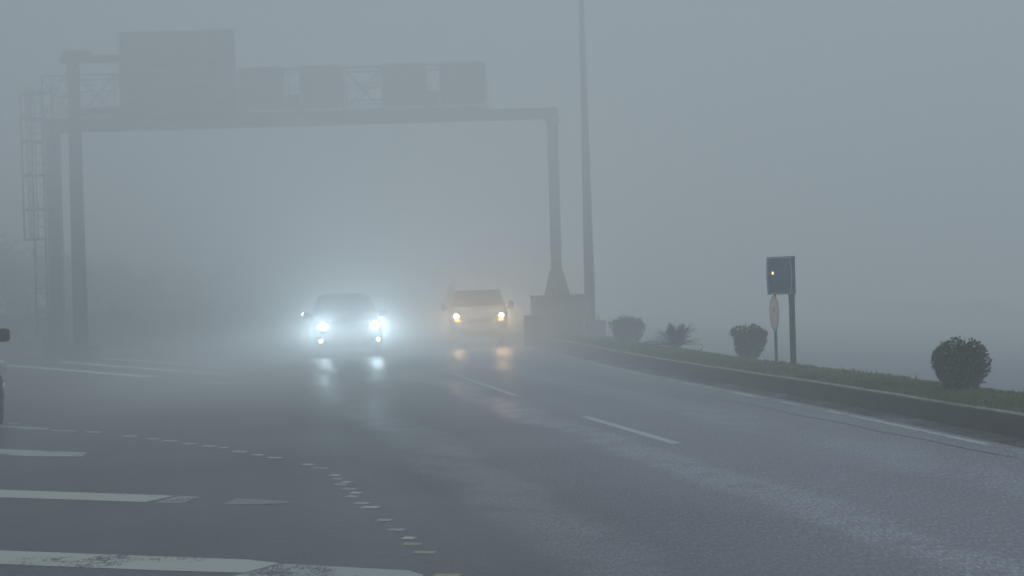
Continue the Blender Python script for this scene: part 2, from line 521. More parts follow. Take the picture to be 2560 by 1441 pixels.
random.seed(31)
D = 28.6
root = empty('dwarf_palm', ((1690 - CX) / (F / D) - .04, D, .24), 0, 'low fan-shaped palm with spiky fronds on the grass median', 'palm')
mb = MB(); stem = MB()
stem.lathe([(.07, -.03), (.085, .06), (.07, .13), (.03, .17)], n=12)
for k in range(60):
    a = k * 2.399; el = R(random.uniform(14, 80)); L = random.uniform(.52, .72) * (1 if el < R(60) else .85)
    dh = Vector((math.cos(a), math.sin(a), 0))
    prev = None
    for j in range(13):
        t = j / 12
        p = Vector((0, 0, .12)) + dh * (L * t * math.cos(el)) + Vector((0, 0, L * t * math.sin(el) - .20 * t * t * L))
        if prev is not None:
            ax = (p - prev).normalized(); sd = ax.cross(Vector((0, 0, 1)));  sd = sd.normalized() if sd.length > .01 else Vector((1, 0, 0))
            mb.bar(prev, p, .007)
            for s_ in (-1, 1):
                ll = .17 * math.sin(math.pi * (.15 + .8 * t)) + .02
                tip = p + (sd * s_ * .8 + ax * .9 + Vector((0, 0, .15))).normalized() * ll
                mb.bm.faces.new([mb.bm.verts.new(c) for c in (p - ax * .016, p + ax * .016, tip)])
        prev = p
mb.build('fronds', M['palm'], root, False)
stem.build('trunk', M['bark'], root)


def tree(px, D, h, w, label, seed, trunk=.25, n=3800, grp='trees in the mist beyond the left side of the road', name='tree', zoff=0):
    random.seed(seed)
    x = (px - CX) / (F / D)
    root = empty(name, (x, D, -.02), 0, label, 'tree', grp)
    tk = MB()
    top = Vector((random.uniform(-.1, .1), 0, h * .75))
    tk.tube((0, 0, 0), (top.x * .4, 0, h * .35), .10 * h / 4, .075 * h / 4, 9)
    tk.tube((top.x * .4, 0, h * .35), top, .075 * h / 4, .02, 8)
    cl = []
    for k in range(22):
        a = random.uniform(0, 6.28); zz = h * random.uniform(.12, .9)
        rr = w / 2 * random.uniform(.25, .85) * (1 - max(0, zz / h - .55) * 1.4)
        c = Vector((rr * math.cos(a), rr * math.sin(a), zz))
        cl.append((c, w * random.uniform(.13, .24)))
        tk.tube((top.x * .5, 0, max(.2, zz * .6)), c, .028 * h / 4, .01, 6)
    tk.build('trunk', M['bark'], root)
    mb = MB()

    def fn():
        c, r = random.choice(cl)
        d = Vector((random.gauss(0, 1), random.gauss(0, 1), random.gauss(0, 1))).normalized()
        return c + d * r * random.uniform(.35, 1.1), d
    leaves(mb, n, fn, .26)
    mb.build('crown', M['tree'], root, False)
    return root


TL = [(-230, 50, 3.8, 4.2, 'dense dark tree at the far left edge of the mist'),
      (-40, 52, 3.7, 4.0, 'dark tree behind the car that is cut off at the left edge'),
      (130, 54, 3.5, 3.8, 'dark misty tree behind the left feet of the sign gantry'),
      (290, 60, 3.3, 3.9, 'fainter tree just right of the tall mast of the big sign'),
      (430, 68, 3.2, 4.0, 'pale low tree in the mist left of the bright car'),
      (580, 78, 3.2, 4.4, 'palest tree in the mist, last of the row towards the bright car')]
for i, (px, D, h, w, lb) in enumerate(TL):
    tree(px, D, h, w, lb, 50 + i)


def hedge(name, pts, h, w, label, m, seed, n, size):
    random.seed(seed)
    pts = [Vector(p) for p in pts]
    root = empty(name, (pts[0].x, pts[0].y, -.02), 0, label, 'hedge')
    o0 = Vector((pts[0].x, pts[0].y, -.02))
    mb = MB()

    def fn():
        i = random.randrange(len(pts) - 1); t = random.random()
        p = pts[i].lerp(pts[i + 1], t)
        a = random.uniform(0, math.pi); nz = .75 + .5 * noise.noise((p.x * .6, p.y * .6, seed)) 
        o = Vector((math.cos(a), 0, math.sin(a)))
        return Vector((p.x + o.x * w / 2, p.y + random.uniform(-.4, .4), max(.03, o.z) ** .6 * h * nz * random.uniform(.5, 1))) - o0, o
    leaves(mb, n, fn, size)
    mb.build('foliage', m, root, False)
    st = MB()
    for k in range(len(pts) * 6):
        i = random.randrange(len(pts) - 1); p = pts[i].lerp(pts[i + 1], random.random()) - Vector((o0.x, o0.y))
        st.tube((p.x, p.y, 0), (p.x + random.uniform(-.2, .2), p.y, h * .6), .03, .012, 5)
    for p, q in zip(pts, pts[1:]): st.bar((p.x - o0.x, p.y - o0.y, .04), (q.x - o0.x, q.y - o0.y, .04), .12)
    st.build('stems', M['bark'], root)


hedge('hedge', [(-34, 40), (-24, 44), (-17, 46), (-14, 49), (-12.5, 54), (-12, 62), (-12.5, 75)], 1.5, 1.6, 'low dark hedge along the left side of the misty road', M['tree'], 71, 9000, .22)
hedge('hedge', [(34, 40), (24, 44), (17, 47), (15, 53), (14.5, 62), (14, 74)], .7, 1.5, 'low dark hedge beyond the opposite carriageway at the right', M['tree'], 72, 7000, .2)

# ------------------------------------------------------------------ front gantry with four lane signs
GY = 41.0
xl, _ = W(131, 300, GY)
xr, _ = W(1386, 500, GY)
zb = W(1380, 298, GY)[1]      # underside of beam
zt = zb + .30
xl0, zl_ = W(131, 310, GY)
gan = empty('sign_gantry', (xl, GY, 0), 0, 'long grey portal gantry spanning the road, with catwalk truss and caged ladder', 'gantry')
GYAW = 0.0


def LX(px, py=290):
    return W(px, py, GY)[0] - xl


def LZ(px, py):
    return W(px, py, GY)[1]


span = xr - xl
c = MB().box((0, 0, (zt) / 2 + .2), (.36, .36, zt - .4), None, .03).box((0, 0, .3), (.7, .7, .6), None, .03)
c.build('column', M['steel'], gan)
c = MB().box((span, 0, (zt + 1.4) / 2), (.31, .31, zt - 1.4), None, .03)
c.tube((span, 0, 1.30), (span, 0, 2.10), .40, .20, 4)
for s_ in (-1, 1):
    c.box((span + s_ * .22, 0, 1.36), (.05, .4, .10), None)
c.build('column', M['steel'], gan)
b = MB().box(((span) / 2 - .05, 0, zb + .16), (span + .45, .38, .30), None, .025)
# bracket at the right corner and flange plates
b.box((span + .0, 0, zb - .08), (.42, .34, .22), None, .06)
for k in range(1, 8):
    b.box((span * k / 8, 0, zb + .16), (.05, .44, .36))
b.build('beam', M['steel'], gan)
# catwalk rail truss standing on the beam
x0, x1 = LX(120), LX(1215)
rt = MB()
zt0 = zb + .32
hh = 1.27
for yy in (-.42, .42):
    rt.bar((x0, yy, zt0 + hh), (x1, yy, zt0 + hh), .05)
    rt.bar((x0, yy, zt0 + hh * .62), (x1 + .1, yy, zt0 + hh * .62), .03)
    rt.bar((x0, yy, zt0 + hh * .25), (x1, yy, zt0 + hh * .25), .03)
    rt.bar((x0, yy, zt0 + .02), (x1 + .1, yy, zt0 + .02), .05)
for px in (120, 298, 335, 420, 500, 580, 610, 660, 718, 758, 810, 864, 962, 1015, 1068, 1105, 1160, 1215):
    for yy in (-.42, .42):
        rt.bar((LX(px), yy, zt0), (LX(px), yy, zt0 + hh), .045)
rt.bar((LX(1222), -.42, zt0), (LX(1222), -.42, zt0 + .85), .03)
rt.build('railing', M['steel'], gan)
for yb_ in (-.40, .40):
  br = MB()
  for a_, b_ in ((120, 172), (205, 298), (298, 420), (420, 580), (580, 610), (864, 962)):
    for s_ in (0, 1):
        za, zc = (zt0, zt0 + hh) if s_ == 0 else (zt0 + hh, zt0)
        br.bar((LX(a_), yb_ + s_ * .03, za), (LX(b_), yb_ + s_ * .03, zc), .04)
  br.bar((x0, yb_, zt0 + .05), (x1, yb_, zt0 + .05), .03)
  br.build('cross_brace', M['steel'], gan)
dk = MB().box(((x0 + x1) / 2, 0, zt0 + .0), (x1 - x0, .8, .04))
dk.build('catwalk_deck', M['steel'], gan)
for px in (737, 1085):
    cb = MB().box((LX(px), -.3, zt0 + .30), (.36, .25, .40), None, .02).box((LX(px), -.3, zt0 + .53), (.42, .30, .03))
    cb.build('control_box', M['darksteel'], gan)
ld = MB()
lx0, lx1 = LX(78), LX(106)
for xx in (lx0, lx1):
    ld.bar((xx, 0, .5), (xx, 0, LZ(90, 235)), .05)
z = .8
while z < LZ(90, 240):
    ld.bar((lx0, 0, z), (lx1, 0, z), .025); z += .3
ld.bar((LX(52), -.05, LZ(52, 232)), (lx1, -.05, LZ(106, 230)), .04)
ld.bar((lx1, 0, LZ(106, 232)), (LX(120), 0, LZ(120, 232)), .04)
ld.build('ladder', M['steel'], gan)
cg = MB()
cx_ = (LX(52) + lx1) / 2; cr = (lx1 - LX(52)) / 2
for pz in (235, 298, 355, 440, 525, 600):
    zz = LZ(80, pz); pts = [(cx_ + cr * math.cos(2 * math.pi * k / 16), cr * .9 * math.sin(2 * math.pi * k / 16), zz) for k in range(17)]
    for p, q in zip(pts, pts[1:]): cg.bar(p, q, .025, .05)
for k in (4, 6, 8, 10, 12):
    p = (cx_ + cr * math.cos(2 * math.pi * k / 16), cr * .9 * math.sin(2 * math.pi * k / 16))
    cg.bar((p[0], p[1], LZ(80, 600)), (p[0], p[1], LZ(80, 232)), .025)
cg.build('ladder_cage', M['steel'], gan)

PL = [(610, 718, 'first from the left'), (758, 862, 'second from the left'), (962, 1068, 'third from the left'), (1104, 1213, 'rightmost')]
for i, (a_, b_, w_) in enumerate(PL):
    xa, xb = W(a_, 230, GY)[0], W(b_, 230, GY)[0]
    zc = zt0 + .08
    cx2 = (xa + xb) / 2; wd = xb - xa
    s = empty('lane_signal', (cx2, GY - .55, zc), 0, f'grey square lane panel on the gantry catwalk, {w_} of four', 'sign', 'square lane panels on the gantry')
    MB().box((0, 0, .62), (wd, .12, 1.20), None, .015).build('panel', M['signback'], s)
    fr = MB()
    for sx in (-1, 1): fr.box((sx * (wd / 2 - .03), -.08, .62), (.05, .04, 1.22))
    for sz in (.03, 1.21): fr.box((0, -.085, sz), (wd, .04, .05))
    fr.build('frame', M['steel'], s)
    bk = MB()
    for sx in (-.3, .3): bk.box((sx, .09, .6), (.05, .06, 1.3))
    bk.build('bracket', M['steel'], s)

# ------------------------------------------------------------------ tall mast behind it with the big sign
CY = 39.4
s_ = F / CY
mx = W(190, 400, CY)[0]
zt1 = W(190, 150, CY)[1]
ms = empty('sign_mast', (mx, CY, 0), 0, 'tall thick steel mast at the left with one long arm for the big sign', 'gantry')
MB().tube((0, 0, 0), (0, 0, zt1 + .15), .21, .17, 14).box((0, 0, .2), (.8, .8, .4), None, .04).build('mast', M['steel'], ms)
xa = W(152, 150, CY)[0] - mx; xb = W(578, 150, CY)[0] - mx
ar = MB().box(((xa + xb) / 2, 0, zt1), (xb - xa, .22, .19), None, .03)
ar.box(((0), 0, zt1 + .16), (.5, .4, .16), None, .03)
for px in (222,):
    ar.box((W(px, 140, CY)[0] - mx, 0, zt1 + .18), (.22, .2, .14), None, .03)
zl2 = W(190, 283, CY)[1]
ar.box(((xa * .3 + xb) / 2, 0, zl2), (xb - xa * .3, .22, .2), None, .03)
ar.build('arm', M['steel'], ms)
pa, pz0 = W(300, 300, CY); pb, pz1 = W(578, 74, CY)
bs = empty('overhead_sign', ((pa + pb) / 2, CY + .28, pz0), 0, 'very large rectangular overhead sign fading into the fog at the upper left', 'sign')
wd, hg = pb - pa, pz1 - pz0
pn = MB()
for k in range(7):
    z0_ = hg * k / 7
    pn.box((0, 0, z0_ + hg / 14), (wd, .08, hg / 7 - .02), None, .01)
pn.build('panel', M['signback'], bs)
fr = MB()
for sx in (-1, 1): fr.box((sx * wd / 2, -.02, hg / 2), (.08, .14, hg + .08))
for sz in (0, 1): fr.box((0, -.02, hg * sz), (wd, .14, .08))
for sx in (-.33, 0, .33): fr.box((wd * sx, -.10, hg / 2), (.10, .10, hg))
fr.build('frame', M['steel'], bs)

# ------------------------------------------------------------------ lamp posts
LY = 39.5
bx, _ = W(1476, 800, LY)
lp = empty('street_lamp', (bx, LY, 0), 0, 'tall tapering grey lamp post beside the gantry foot, running out of the picture top', 'street lamp', 'street lamps on the median')
pr = [(.158, .25), (.15, 1.0), (.145, 2.0), (.115, 5), (.08, 9), (.055, 12)]
MB().lathe(pr, n=16).box((0, 0, .28), (.42, .42, .06), None, .01).build('pole', M['post'], lp)
hd = MB(); hd.tube((0, 0, 11.9), (-.9, 0, 12.5), .04, .035, 8).tube((0, 0, 11.9), (.9, 0, 12.5), .04, .035, 8)
hd.build('arm', M['post'], lp)
for sx in (-1, 1):
    MB().box((sx * 1.15, 0, 12.52), (.6, .24, .12), None, .04).build('lantern', M['darksteel'], lp)
MB().box((0, -.15, .9), (.14, .04, .4), None, .01).build('access_door', M['darksteel'], lp)
D2 = 72
x2 = W(1168, 500, D2)[0]
lp2 = empty('street_lamp', (x2, D2, 0), 0, 'very faint distant lamp post in the fog above the white van', 'street lamp', 'street lamps on the median')
for ch in list(lp.children):
    cc = ch.copy(); COL.objects.link(cc); cc.parent = lp2

# concrete foundation blocks at the gantry foot
x0_, z0_ = W(1327, 742, 40.2); x1_, _ = W(1478, 742, 40.2)
bl = empty('concrete_plinth', ((x0_ + x1_) / 2, 40.6, 0), 0, 'big square concrete block carrying the right foot of the gantry', 'plinth')
zz = W(1400, 742, 40.2)[1]
MB().box((0, 0, zz / 2), (x1_ - x0_, 1.2, zz), None, .03).build('block', M['concrete'], bl)
MB().box((0, 0, zz + .025), (x1_ - x0_ + .08, 1.28, .05), None, .01).build('cap', M['concrete'], bl)
xs, zs = W(1480, 803, 38.2); xe, _ = W(1516, 803, 38.2)
b2 = empty('utility_cabinet', ((xs + xe) / 2 - .1, 38.6, .2), 0, 'low grey cabinet beside the foot of the tall lamp post', 'cabinet')
hz = zs - .2
MB().box((0, 0, hz / 2), ((xe - xs) + .2, .45, hz), None, .02).build('casing', M['concrete'], b2)
MB().box((0, -.24, hz / 2), ((xe - xs) + .1, .02, hz * .8), None, .005).build('door', M['signback'], b2)
MB().tube((.1, 0, hz), (.1, 0, hz + .14), .035, .03, 8).build('vent', M['steel'], b2)
# short guard blocks in front of the plinth
for k, (pxa, ztop, lb) in enumerate(((1330, 790, 'left concrete guard block in front of the big plinth'), (1440, 800, 'right concrete guard block in front of the big plinth'))):
    xx, zq = W(pxa, ztop, 39.2)
    o = MB().box((0, 0, zq / 2), (.5, .3, zq), None, .04).build('guard_block', M['concrete'])
    o.location = (xx, 39.2 + .2 * k, .02); tag(o, lb, 'block')

# ------------------------------------------------------------------ signs on the median
SY = 22.7
xb_, _ = W(1984, 925, SY)
pz0 = .22
sg = empty('keep_side_sign', (xb_, SY, pz0), 0, 'dark blue rectangular sign turned half away, on a grey post in the grass', 'road sign')
top = W(1978, 641, SY)[1] - pz0
MB().tube((0, 0, -.05), (0, 0, top - .02), .050, .050, 12).build('post', M['post'], sg)
# the panel: in the photo 60 px wide, 95 px tall, slightly bent
bot = W(1950, 737, SY)[1] - pz0
pw = .47; yaw = R(-32)
ux = Vector((math.cos(yaw), math.sin(yaw), 0)); nr = Vector((math.sin(yaw), -math.cos(yaw), 0))
H_ = top - bot
org = Vector((0.012, -.085, bot))


def panel(u, v, off=0.0):
    bend = .03 * math.sin(v * math.pi) * (1 - u) - .02 * math.sin(u * math.pi)
    return org + ux * (-(1 - u) * pw + .035) + Vector((0, 0, v * H_)) + nr * (off + bend)


pnl = MB(); pnl.grid(lambda u, v: panel(u, v), 10, 12).grid(lambda u, v: panel(u, v, -.02), 10, 12)
pnl.build('panel', M['blue'], sg)
bd = MB()
for (u0, u1, v0, v1) in ((.03, .055, .02, .98), (.05, .95, .02, .045), (.05, .95, .955, .98)):
    bd.grid(lambda u, v: panel(u0 + (u1 - u0) * u, v0 + (v1 - v0) * v, .004), 10, 10)
# curved pale stroke near the post side
bd.grid(lambda u, v: panel(.80 + .10 * math.sin((v * .9 + .05) * math.pi) * .9 + .028 * (u - .5), .05 + .87 * v, .004), 2, 16)
bd.build('border', M['bluewhite'], sg)
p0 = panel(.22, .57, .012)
MB().disc(p0, nr, .011, .005, 12, 1.9).build('amber_glint', M['glint'], sg)  # glowing dot stands in for an amber reflection on the panel
for zc_ in (bot + .45, bot + .06):
    MB().box((0, 0, zc_), (.11, .10, .04), None, .005).build('clamp', M['steel'], sg)

RY = 24.2
xc, _ = W(1941, 905, RY)
rs = empty('round_sign', (xc, RY, .22), 0, 'pale pinkish round sign seen almost edge-on, on a thin post behind the blue sign', 'road sign')
ztp = W(1937, 737, RY)[1] - .22; zbt = W(1937, 829, RY)[1] - .22
MB().tube((0, 0, -.05), (0, 0, ztp + .05), .028, .028, 10).build('post', M['post'], rs)
rad = (ztp - zbt) / 2; cz = (ztp + zbt) / 2
ang = R(-86)
n2 = Vector((math.sin(ang), -math.cos(ang), 0)).normalized()
MB().disc((-.02, -.035, cz), n2, rad, .012, 32).disc((-.02, -.03, cz), -n2, rad, .01, 32).build('disc', M['pink'], rs)
sy_ = MB()
q = n2.to_track_quat('Z', 'Y')
cc = Vector((-.02, -.035, cz)) + n2 * .016
for k in range(32):
    a0, a1 = 2 * math.pi * k / 32, 2 * math.pi * (k + 1) / 32
    sy_.quad([cc - n2 * .01 + q @ Vector((rad * r_ * math.cos(a_), rad * r_ * math.sin(a_), 0)) for r_, a_ in ((.82, a0), (.98, a0), (.98, a1), (.82, a1))])
sy_.build('rim_band', M['signgrey'], rs); sy_ = MB()
sy_.box(cc + Vector((0, 0, .06)), (.008, .10, .09), Matrix.Rotation(ang + R(90), 3, 'Z'))
sy_.build('symbol', M['signgrey'], rs)


# ------------------------------------------------------------------ vehicles
def section(zb_, wr, wm, wbelt, zbelt, wtop, ztop, crown=.03):
    """half cross-section points from centre bottom over the side to centre top"""
    zm = zb_ + (zbelt - zb_) * .45
    pts = [(0, zb_), (wr * .80, zb_), (wr * .97, zb_ + .05), (wm * .995, zb_ + .16), (wm, zm), (wm * .992, zbelt - .12), (wbelt, zbelt - .03), (wbelt * .985, zbelt)]
    for t in (.33, .66, .88):
        pts.append((wbelt * .97 + (wtop - wbelt * .97) * t, zbelt + (ztop - zbelt) * t))
    pts += [(wtop * .93, ztop - .005 + crown * .2), (wtop * .8, ztop + crown * .5), (wtop * .45, ztop + crown * .9), (0, ztop + crown)]
    return pts


def vehicle(name, loc, rz, label, cat_, spec, paint, group=None, lights=True, full=True):
    root = empty(name, loc, rz, label, cat_, group)
    # local frame: front at y=0 facing -y, body extends to +y
    st = spec['stations']
    mb = MB(); rows = []
    for (y, a) in st:
        sec = section(*a)
        ring = [(x, z) for x, z in sec] + [(-x, z) for x, z in sec[-2:0:-1]]
        rows.append([mb.bm.verts.new((x, y, z)) for x, z in ring])
    n = len(rows[0])
    for a, b in zip(rows, rows[1:]):
        for j in range(n):
            mb.bm.faces.new((a[j], a[(j + 1) % n], b[(j + 1) % n], b[j])).smooth = True
    mb.bm.faces.new(rows[0]); mb.bm.faces.new(rows[-1][::-1])
    body = mb.build('body', paint, root)
    # windscreen
    (yb, zb1, wb1), (yt, zt1_, wt1) = spec['screen']

    def scr(u, v):
        t = v; w = wb1 + (wt1 - wb1) * t
        x = (u * 2 - 1) * w
        y = yb + (yt - yb) * t + .06 * (abs(u * 2 - 1) ** 2) - .015
        return Vector((x, y, zb1 + (zt1_ - zb1) * t + .012))
    ws = MB().grid(scr, 10, 6).build('windscreen', M['glass'], root)
    wp = MB()
    wp.bar(scr(.08, .02), scr(.92, .02), .012)
    for sgn in (-1, 1):
        wp.bar(scr(.5 + sgn * .08 - .05, .03) + Vector((0, -.015, .01)), scr(.5 + sgn * .42 - .05 * sgn, .12) + Vector((0, -.02, .01)), .015)
    wp.build('wiper', M['plastic'], root)
    # side windows
    for sgn in (-1, 1):
        for (ya, yb2, za, zb2, xa_, xb2) in spec['side']:
            sw = MB()
            sw.quad([Vector((sgn * xa_, ya, za)), Vector((sgn * xa_, yb2, za)), Vector((sgn * xb2, yb2 - (.05 if ya > .9 else .0), zb2)), Vector((sgn * xb2, ya + spec['rake'] * (1 if ya < 1.6 else .1), zb2))])
            sw.build('side_window', M['glass'], root)
    # mirrors
    for sgn in (-1, 1):
        mx_, my_, mz_ = spec['mirror']
        mm = MB().box((sgn * mx_, my_, mz_), spec['mirror_size'], Matrix.Rotation(sgn * R(8), 3, 'Z'), .05)
        mm.bar((sgn * (mx_ - .22), my_ + .02, mz_ - .08), (sgn * mx_, my_, mz_ - .04), .035)
        o = mm.build('mirror', M['mirrorp'], root)
        for p in o.data.polygons: p.use_smooth = True
    # grille, bumper, plate
    gr_ = MB(); gw, gz0, gz1, gy = spec['grille']
    gr_.box((0, gy, (gz0 + gz1) / 2), (gw * 2, .03, gz1 - gz0), None, .01)
    go = gr_.build('grille', M['plastic'], root)
    sl = MB()
    k = gz0 + .03
    while k < gz1 - .01:
        sl.box((0, gy - .02, k), (gw * 1.92, .015, .014)); k += .045
    sl.build('grille_bar', M['chrome'], go)
    bw, bz0, bz1, by = spec['intake']
    MB().box((0, by, (bz0 + bz1) / 2), (bw * 2, .05, bz1 - bz0), None, .02).build('bumper', M['plastic'], root)
    MB().box((0, by - .045, spec['plate_z']), (.52, .012, .11), None, .004).build('number_plate', M['plate'], root)
    # lamps
    hx, hz_, hy, hw, hh_ = spec['headlight']
    for i, sgn in enumerate((-1, 1)):
        hr = MB().box((sgn * hx, hy + .015, hz_), (hw * 1.5, .08, hh_ * 1.5), Matrix.Rotation(sgn * R(14), 3, 'Z'), min(hw, hh_) * .35).build('headlight', M['lens'], root)
        if lights and spec['lit']:
            MB().disc((sgn * hx, hy - .045, hz_), (0, -1, 0), spec['lamp_r'], .02, 20).build('bulb', M[spec['lit']], hr)
            if full:
                ld_ = bpy.data.lights.new('beam', 'SPOT'); ld_.energy = spec['power'] * spec.get('bal', (1, 1))[i]; ld_.color = spec['colour']
                ld_.spot_size = R(spec.get('cone', 165)); ld_.spot_blend = 1; ld_.shadow_soft_size = .06
                lo = bpy.data.objects.new('beam', ld_); COL.objects.link(lo); lo.parent = hr
                lo.location = (sgn * hx, hy - .14, hz_); lo.rotation_euler = (R(-90 + 6 + spec.get('tilt', 0)) * -1 + math.pi * 0, 0, 0)
                lo.rotation_euler = Vector((0, -1, spec.get('aim', -.05))).to_track_quat('-Z', 'Y').to_euler()
        if spec.get('amber'):
            ax_, az_, ay_ = spec['amber']
            MB().box((sgn * ax_, ay_, az_), (.15, .05, .055), Matrix.Rotation(sgn * R(14), 3, 'Z'), .012).build('indicator', M['lamp_amber'] if lights else M['amber'], root)
        if spec.get('fog'):
            fx, fz, fy = spec['fog']
            fb = MB().box((sgn * fx, fy + .02, fz), (.24, .04, .12), None, .018).build('fog_light', M['plastic'], root)
            if lights:
                MB().disc((sgn * fx, fy - .01, fz), (0, -1, 0), .050, .015, 16).build('bulb', M['fog_cold'], fb)
            else:
                MB().disc((sgn * fx, fy - .01, fz), (0, -1, 0), .045, .015, 16).build('lens', M['lens'], fb)
    # wheels
    tx, r_ = spec['track'], spec['wheel_r']
    for yw in spec['axles']:
        for sgn in (-1, 1):
            wh = empty('wheel', (sgn * tx, yw, r_), 0); wh.parent = root
            MB().lathe([(r_ * .62, -.10), (r_ * .93, -.105), (r_, -.07), (r_, .07), (r_ * .93, .105), (r_ * .62, .10)], n=28, axis='X').build('tyre', M['rubber'], wh)
            rm = MB().lathe([(r_ * .6, -.06), (r_ * .62, .085), (r_ * .55, .07), (.06, .05)], n=20, axis='X')
            for k in range(5):
                a_ = k * 2 * math.pi / 5
                for sg_ in (1, -1):
                    rm.bar((sg_ * .09, .04 * math.cos(a_), .04 * math.sin(a_)), (sg_ * .085, r_ * .58 * math.cos(a_), r_ * .58 * math.sin(a_)), .05, .02)
            rm.build('rim', M['rim'], wh)
            arch = MB().lathe([(r_ * 1.16, -.02), (r_ * 1.16, .02)], (sgn * (tx + .075), yw, r_ + .02), 28, 'X')
            arch.build('wheel_arch', M['plastic'], root)
    # door seams and handles
    for sgn in (-1, 1):
        for (ya, zh) in spec['doors']:
            MB().box((sgn * spec['door_x'], ya + .75, zh), (.03, .16, .025), None, .006).build('door_handle', M['chrome'], root)
            MB().box((sgn * (spec['door_x'] - .008), ya, zh - .15), (.02, .012, .75)).build('door_seam', M['plastic'], root)
    if spec.get('rails'):
        for sgn in (-1, 1):
            MB().bar((sgn * spec['rails'][0], spec['rails'][1], spec['rails'][3]), (sgn * spec['rails'][0], spec['rails'][2], spec['rails'][3]), .04).build('roof_rail', M['chrome'], root)
    if spec.get('edge_trim'):  # dark trim added along the edges to outline the pale roof
        for sgn in (-1, 1):
            gm = MB()
            for p, q in zip(spec['edge_trim'], spec['edge_trim'][1:]):
                gm.bar((sgn * p[0], p[1], p[2]), (sgn * q[0], q[1], q[2]), .016)
            gm.build('roof_edge_trim', M['steel'], root)
    # tail lamps
    ty = st[-1][0]
    for sgn in (-1, 1):
        MB().box((sgn * (spec['headlight'][0] + .06), ty + .01, spec['headlight'][1] + .15), (.14, .05, .3), None, .015).build('tail_light', mat('tail_lens', (.25, .01, .01), .3), root)
    return root


# crossover: length 4.3, width 1.82, height 1.60
SUV = dict(
    stations=[(0.0, (.36, .66, .70, .66, .64, .60, .66, .02)),
              (0.05, (.27, .80, .82, .76, .74, .66, .80, .03)),
              (0.22, (.22, .86, .88, .80, .84, .70, .93, .035)),
              (0.70, (.20, .88, .905, .83, .94, .74, 1.01, .04)),
              (1.12, (.19, .88, .91, .86, .99, .74, 1.06, .04)),
              (1.30, (.19, .88, .91, .86, 1.00, .73, 1.14, .045)),
              (1.62, (.19, .88, .91, .87, 1.01, .72, 1.36, .04)),
              (1.98, (.19, .88, .91, .87, 1.02, .67, 1.55, .04)),
              (2.6, (.19, .88, .91, .875, 1.03, .66, 1.58, .045)),
              (3.4, (.20, .88, .91, .87, 1.05, .65, 1.57, .04)),
              (3.85, (.22, .88, .90, .85, 1.06, .58, 1.47, .04)),
              (4.15, (.27, .85, .88, .83, 1.02, .56, 1.22, .04)),
              (4.30, (.32, .80, .83, .78, .90, .54, 1.00, .03))],
    screen=((1.14, 1.07, .77), (1.93, 1.545, .635)), rake=.45,
    side=[(1.45, 2.55, 1.06, 1.46, .875, .705), (2.62, 3.45, 1.08, 1.46, .875, .70)],
    mirror=(1.0, 1.45, 1.06), mirror_size=(.24, .13, .17),
    grille=(.42, .56, .74, -.02), intake=(.52, .28, .46, -.005), plate_z=.50,
    headlight=(.66, .78, .04, .24, .13), lit='lamp_cold', lamp_r=.105, power=500, colour=(.66, .88, 1.0), aim=-.22, cone=140,
    fog=(.74, .41, -.02), track=.78, wheel_r=.335, axles=(.85, 3.45), doors=[(1.4, .9), (2.58, .9)], door_x=.905, rails=(.6, 2.1, 3.7, 1.62))

VAN = dict(
    stations=[(0.0, (.40, .62, .66, .64, .62, .58, .66, .02)),
              (0.06, (.28, .76, .78, .76, .80, .66, .84, .03)),
              (0.20, (.24, .82, .835, .80, .95, .70, 1.00, .04)),
              (0.42, (.22, .84, .85, .81, 1.06, .71, 1.12, .04)),
              (0.62, (.21, .85, .855, .815, 1.08, .68, 1.30, .05)),
              (0.86, (.21, .85, .86, .82, 1.10, .645, 1.55, .05)),
              (1.06, (.21, .85, .86, .82, 1.10, .63, 1.70, .06)),
              (1.45, (.21, .85, .86, .82, 1.10, .60, 1.90, .07)),
              (2.0, (.21, .85, .86, .82, 1.10, .60, 1.94, .07)),
              (4.0, (.21, .85, .86, .82, 1.10, .60, 1.94, .07)),
              (4.55, (.24, .84, .85, .81, 1.08, .60, 1.90, .06)),
              (4.70, (.30, .80, .82, .78, 1.00, .58, 1.75, .05))],
    screen=((.36, 1.09, .74), (.80, 1.58, .645)), rake=.30,
    side=[(.80, 1.75, 1.15, 1.62, .835, .68), (1.85, 3.0, 1.15, 1.66, .835, .67), (3.1, 4.3, 1.15, 1.66, .835, .67)],
    mirror=(.98, .72, 1.14), mirror_size=(.16, .11, .24),
    grille=(.34, .66, .78, -.005), intake=(.56, .30, .44, .0), plate_z=.50,
    headlight=(.64, .86, .10, .17, .14), lit='lamp_warm', lamp_r=.075, power=150, colour=(1.0, .60, .28), cone=170,
    amber=(.62, .745, .02), track=.74, wheel_r=.32, axles=(.75, 3.7), doors=[(1.0, .95), (1.9, .95)], door_x=.855, edge_trim=[(.775, .40, 1.08), (.665, .84, 1.54), (.635, 1.06, 1.69), (.602, 1.46, 1.89), (.602, 4.0, 1.93)])

s36 = 36.5
xc1 = (868 - CX) / (F / s36) - ROLL * 1.0
vehicle('car', (xc1 + .05, s36, 0), R(10), 'silver crossover with dazzling blue-white headlights driving towards the camera', 'car', SUV, M['paint_car'])
s41 = 40.3
xv = (1192 - CX) / (F / s41) + .04
vehicle('van', (xv, s41, 0), R(5), 'pale high-roofed van with warm yellow headlights and orange indicators', 'van', VAN, M['paint_white'])
S2 = dict(SUV); S2['power'] = 60; S2['lamp_r'] = .07; S2['fog'] = None
xq, zq = W(769, 787, 57.0)
vehicle('car', (xq + .50, 57.0, zq - .78 if abs(zq - .78) < .0 else 0), R(11), 'hidden car following the bright crossover, only one small white headlight showing', 'car', S2, M['paint_dark'])
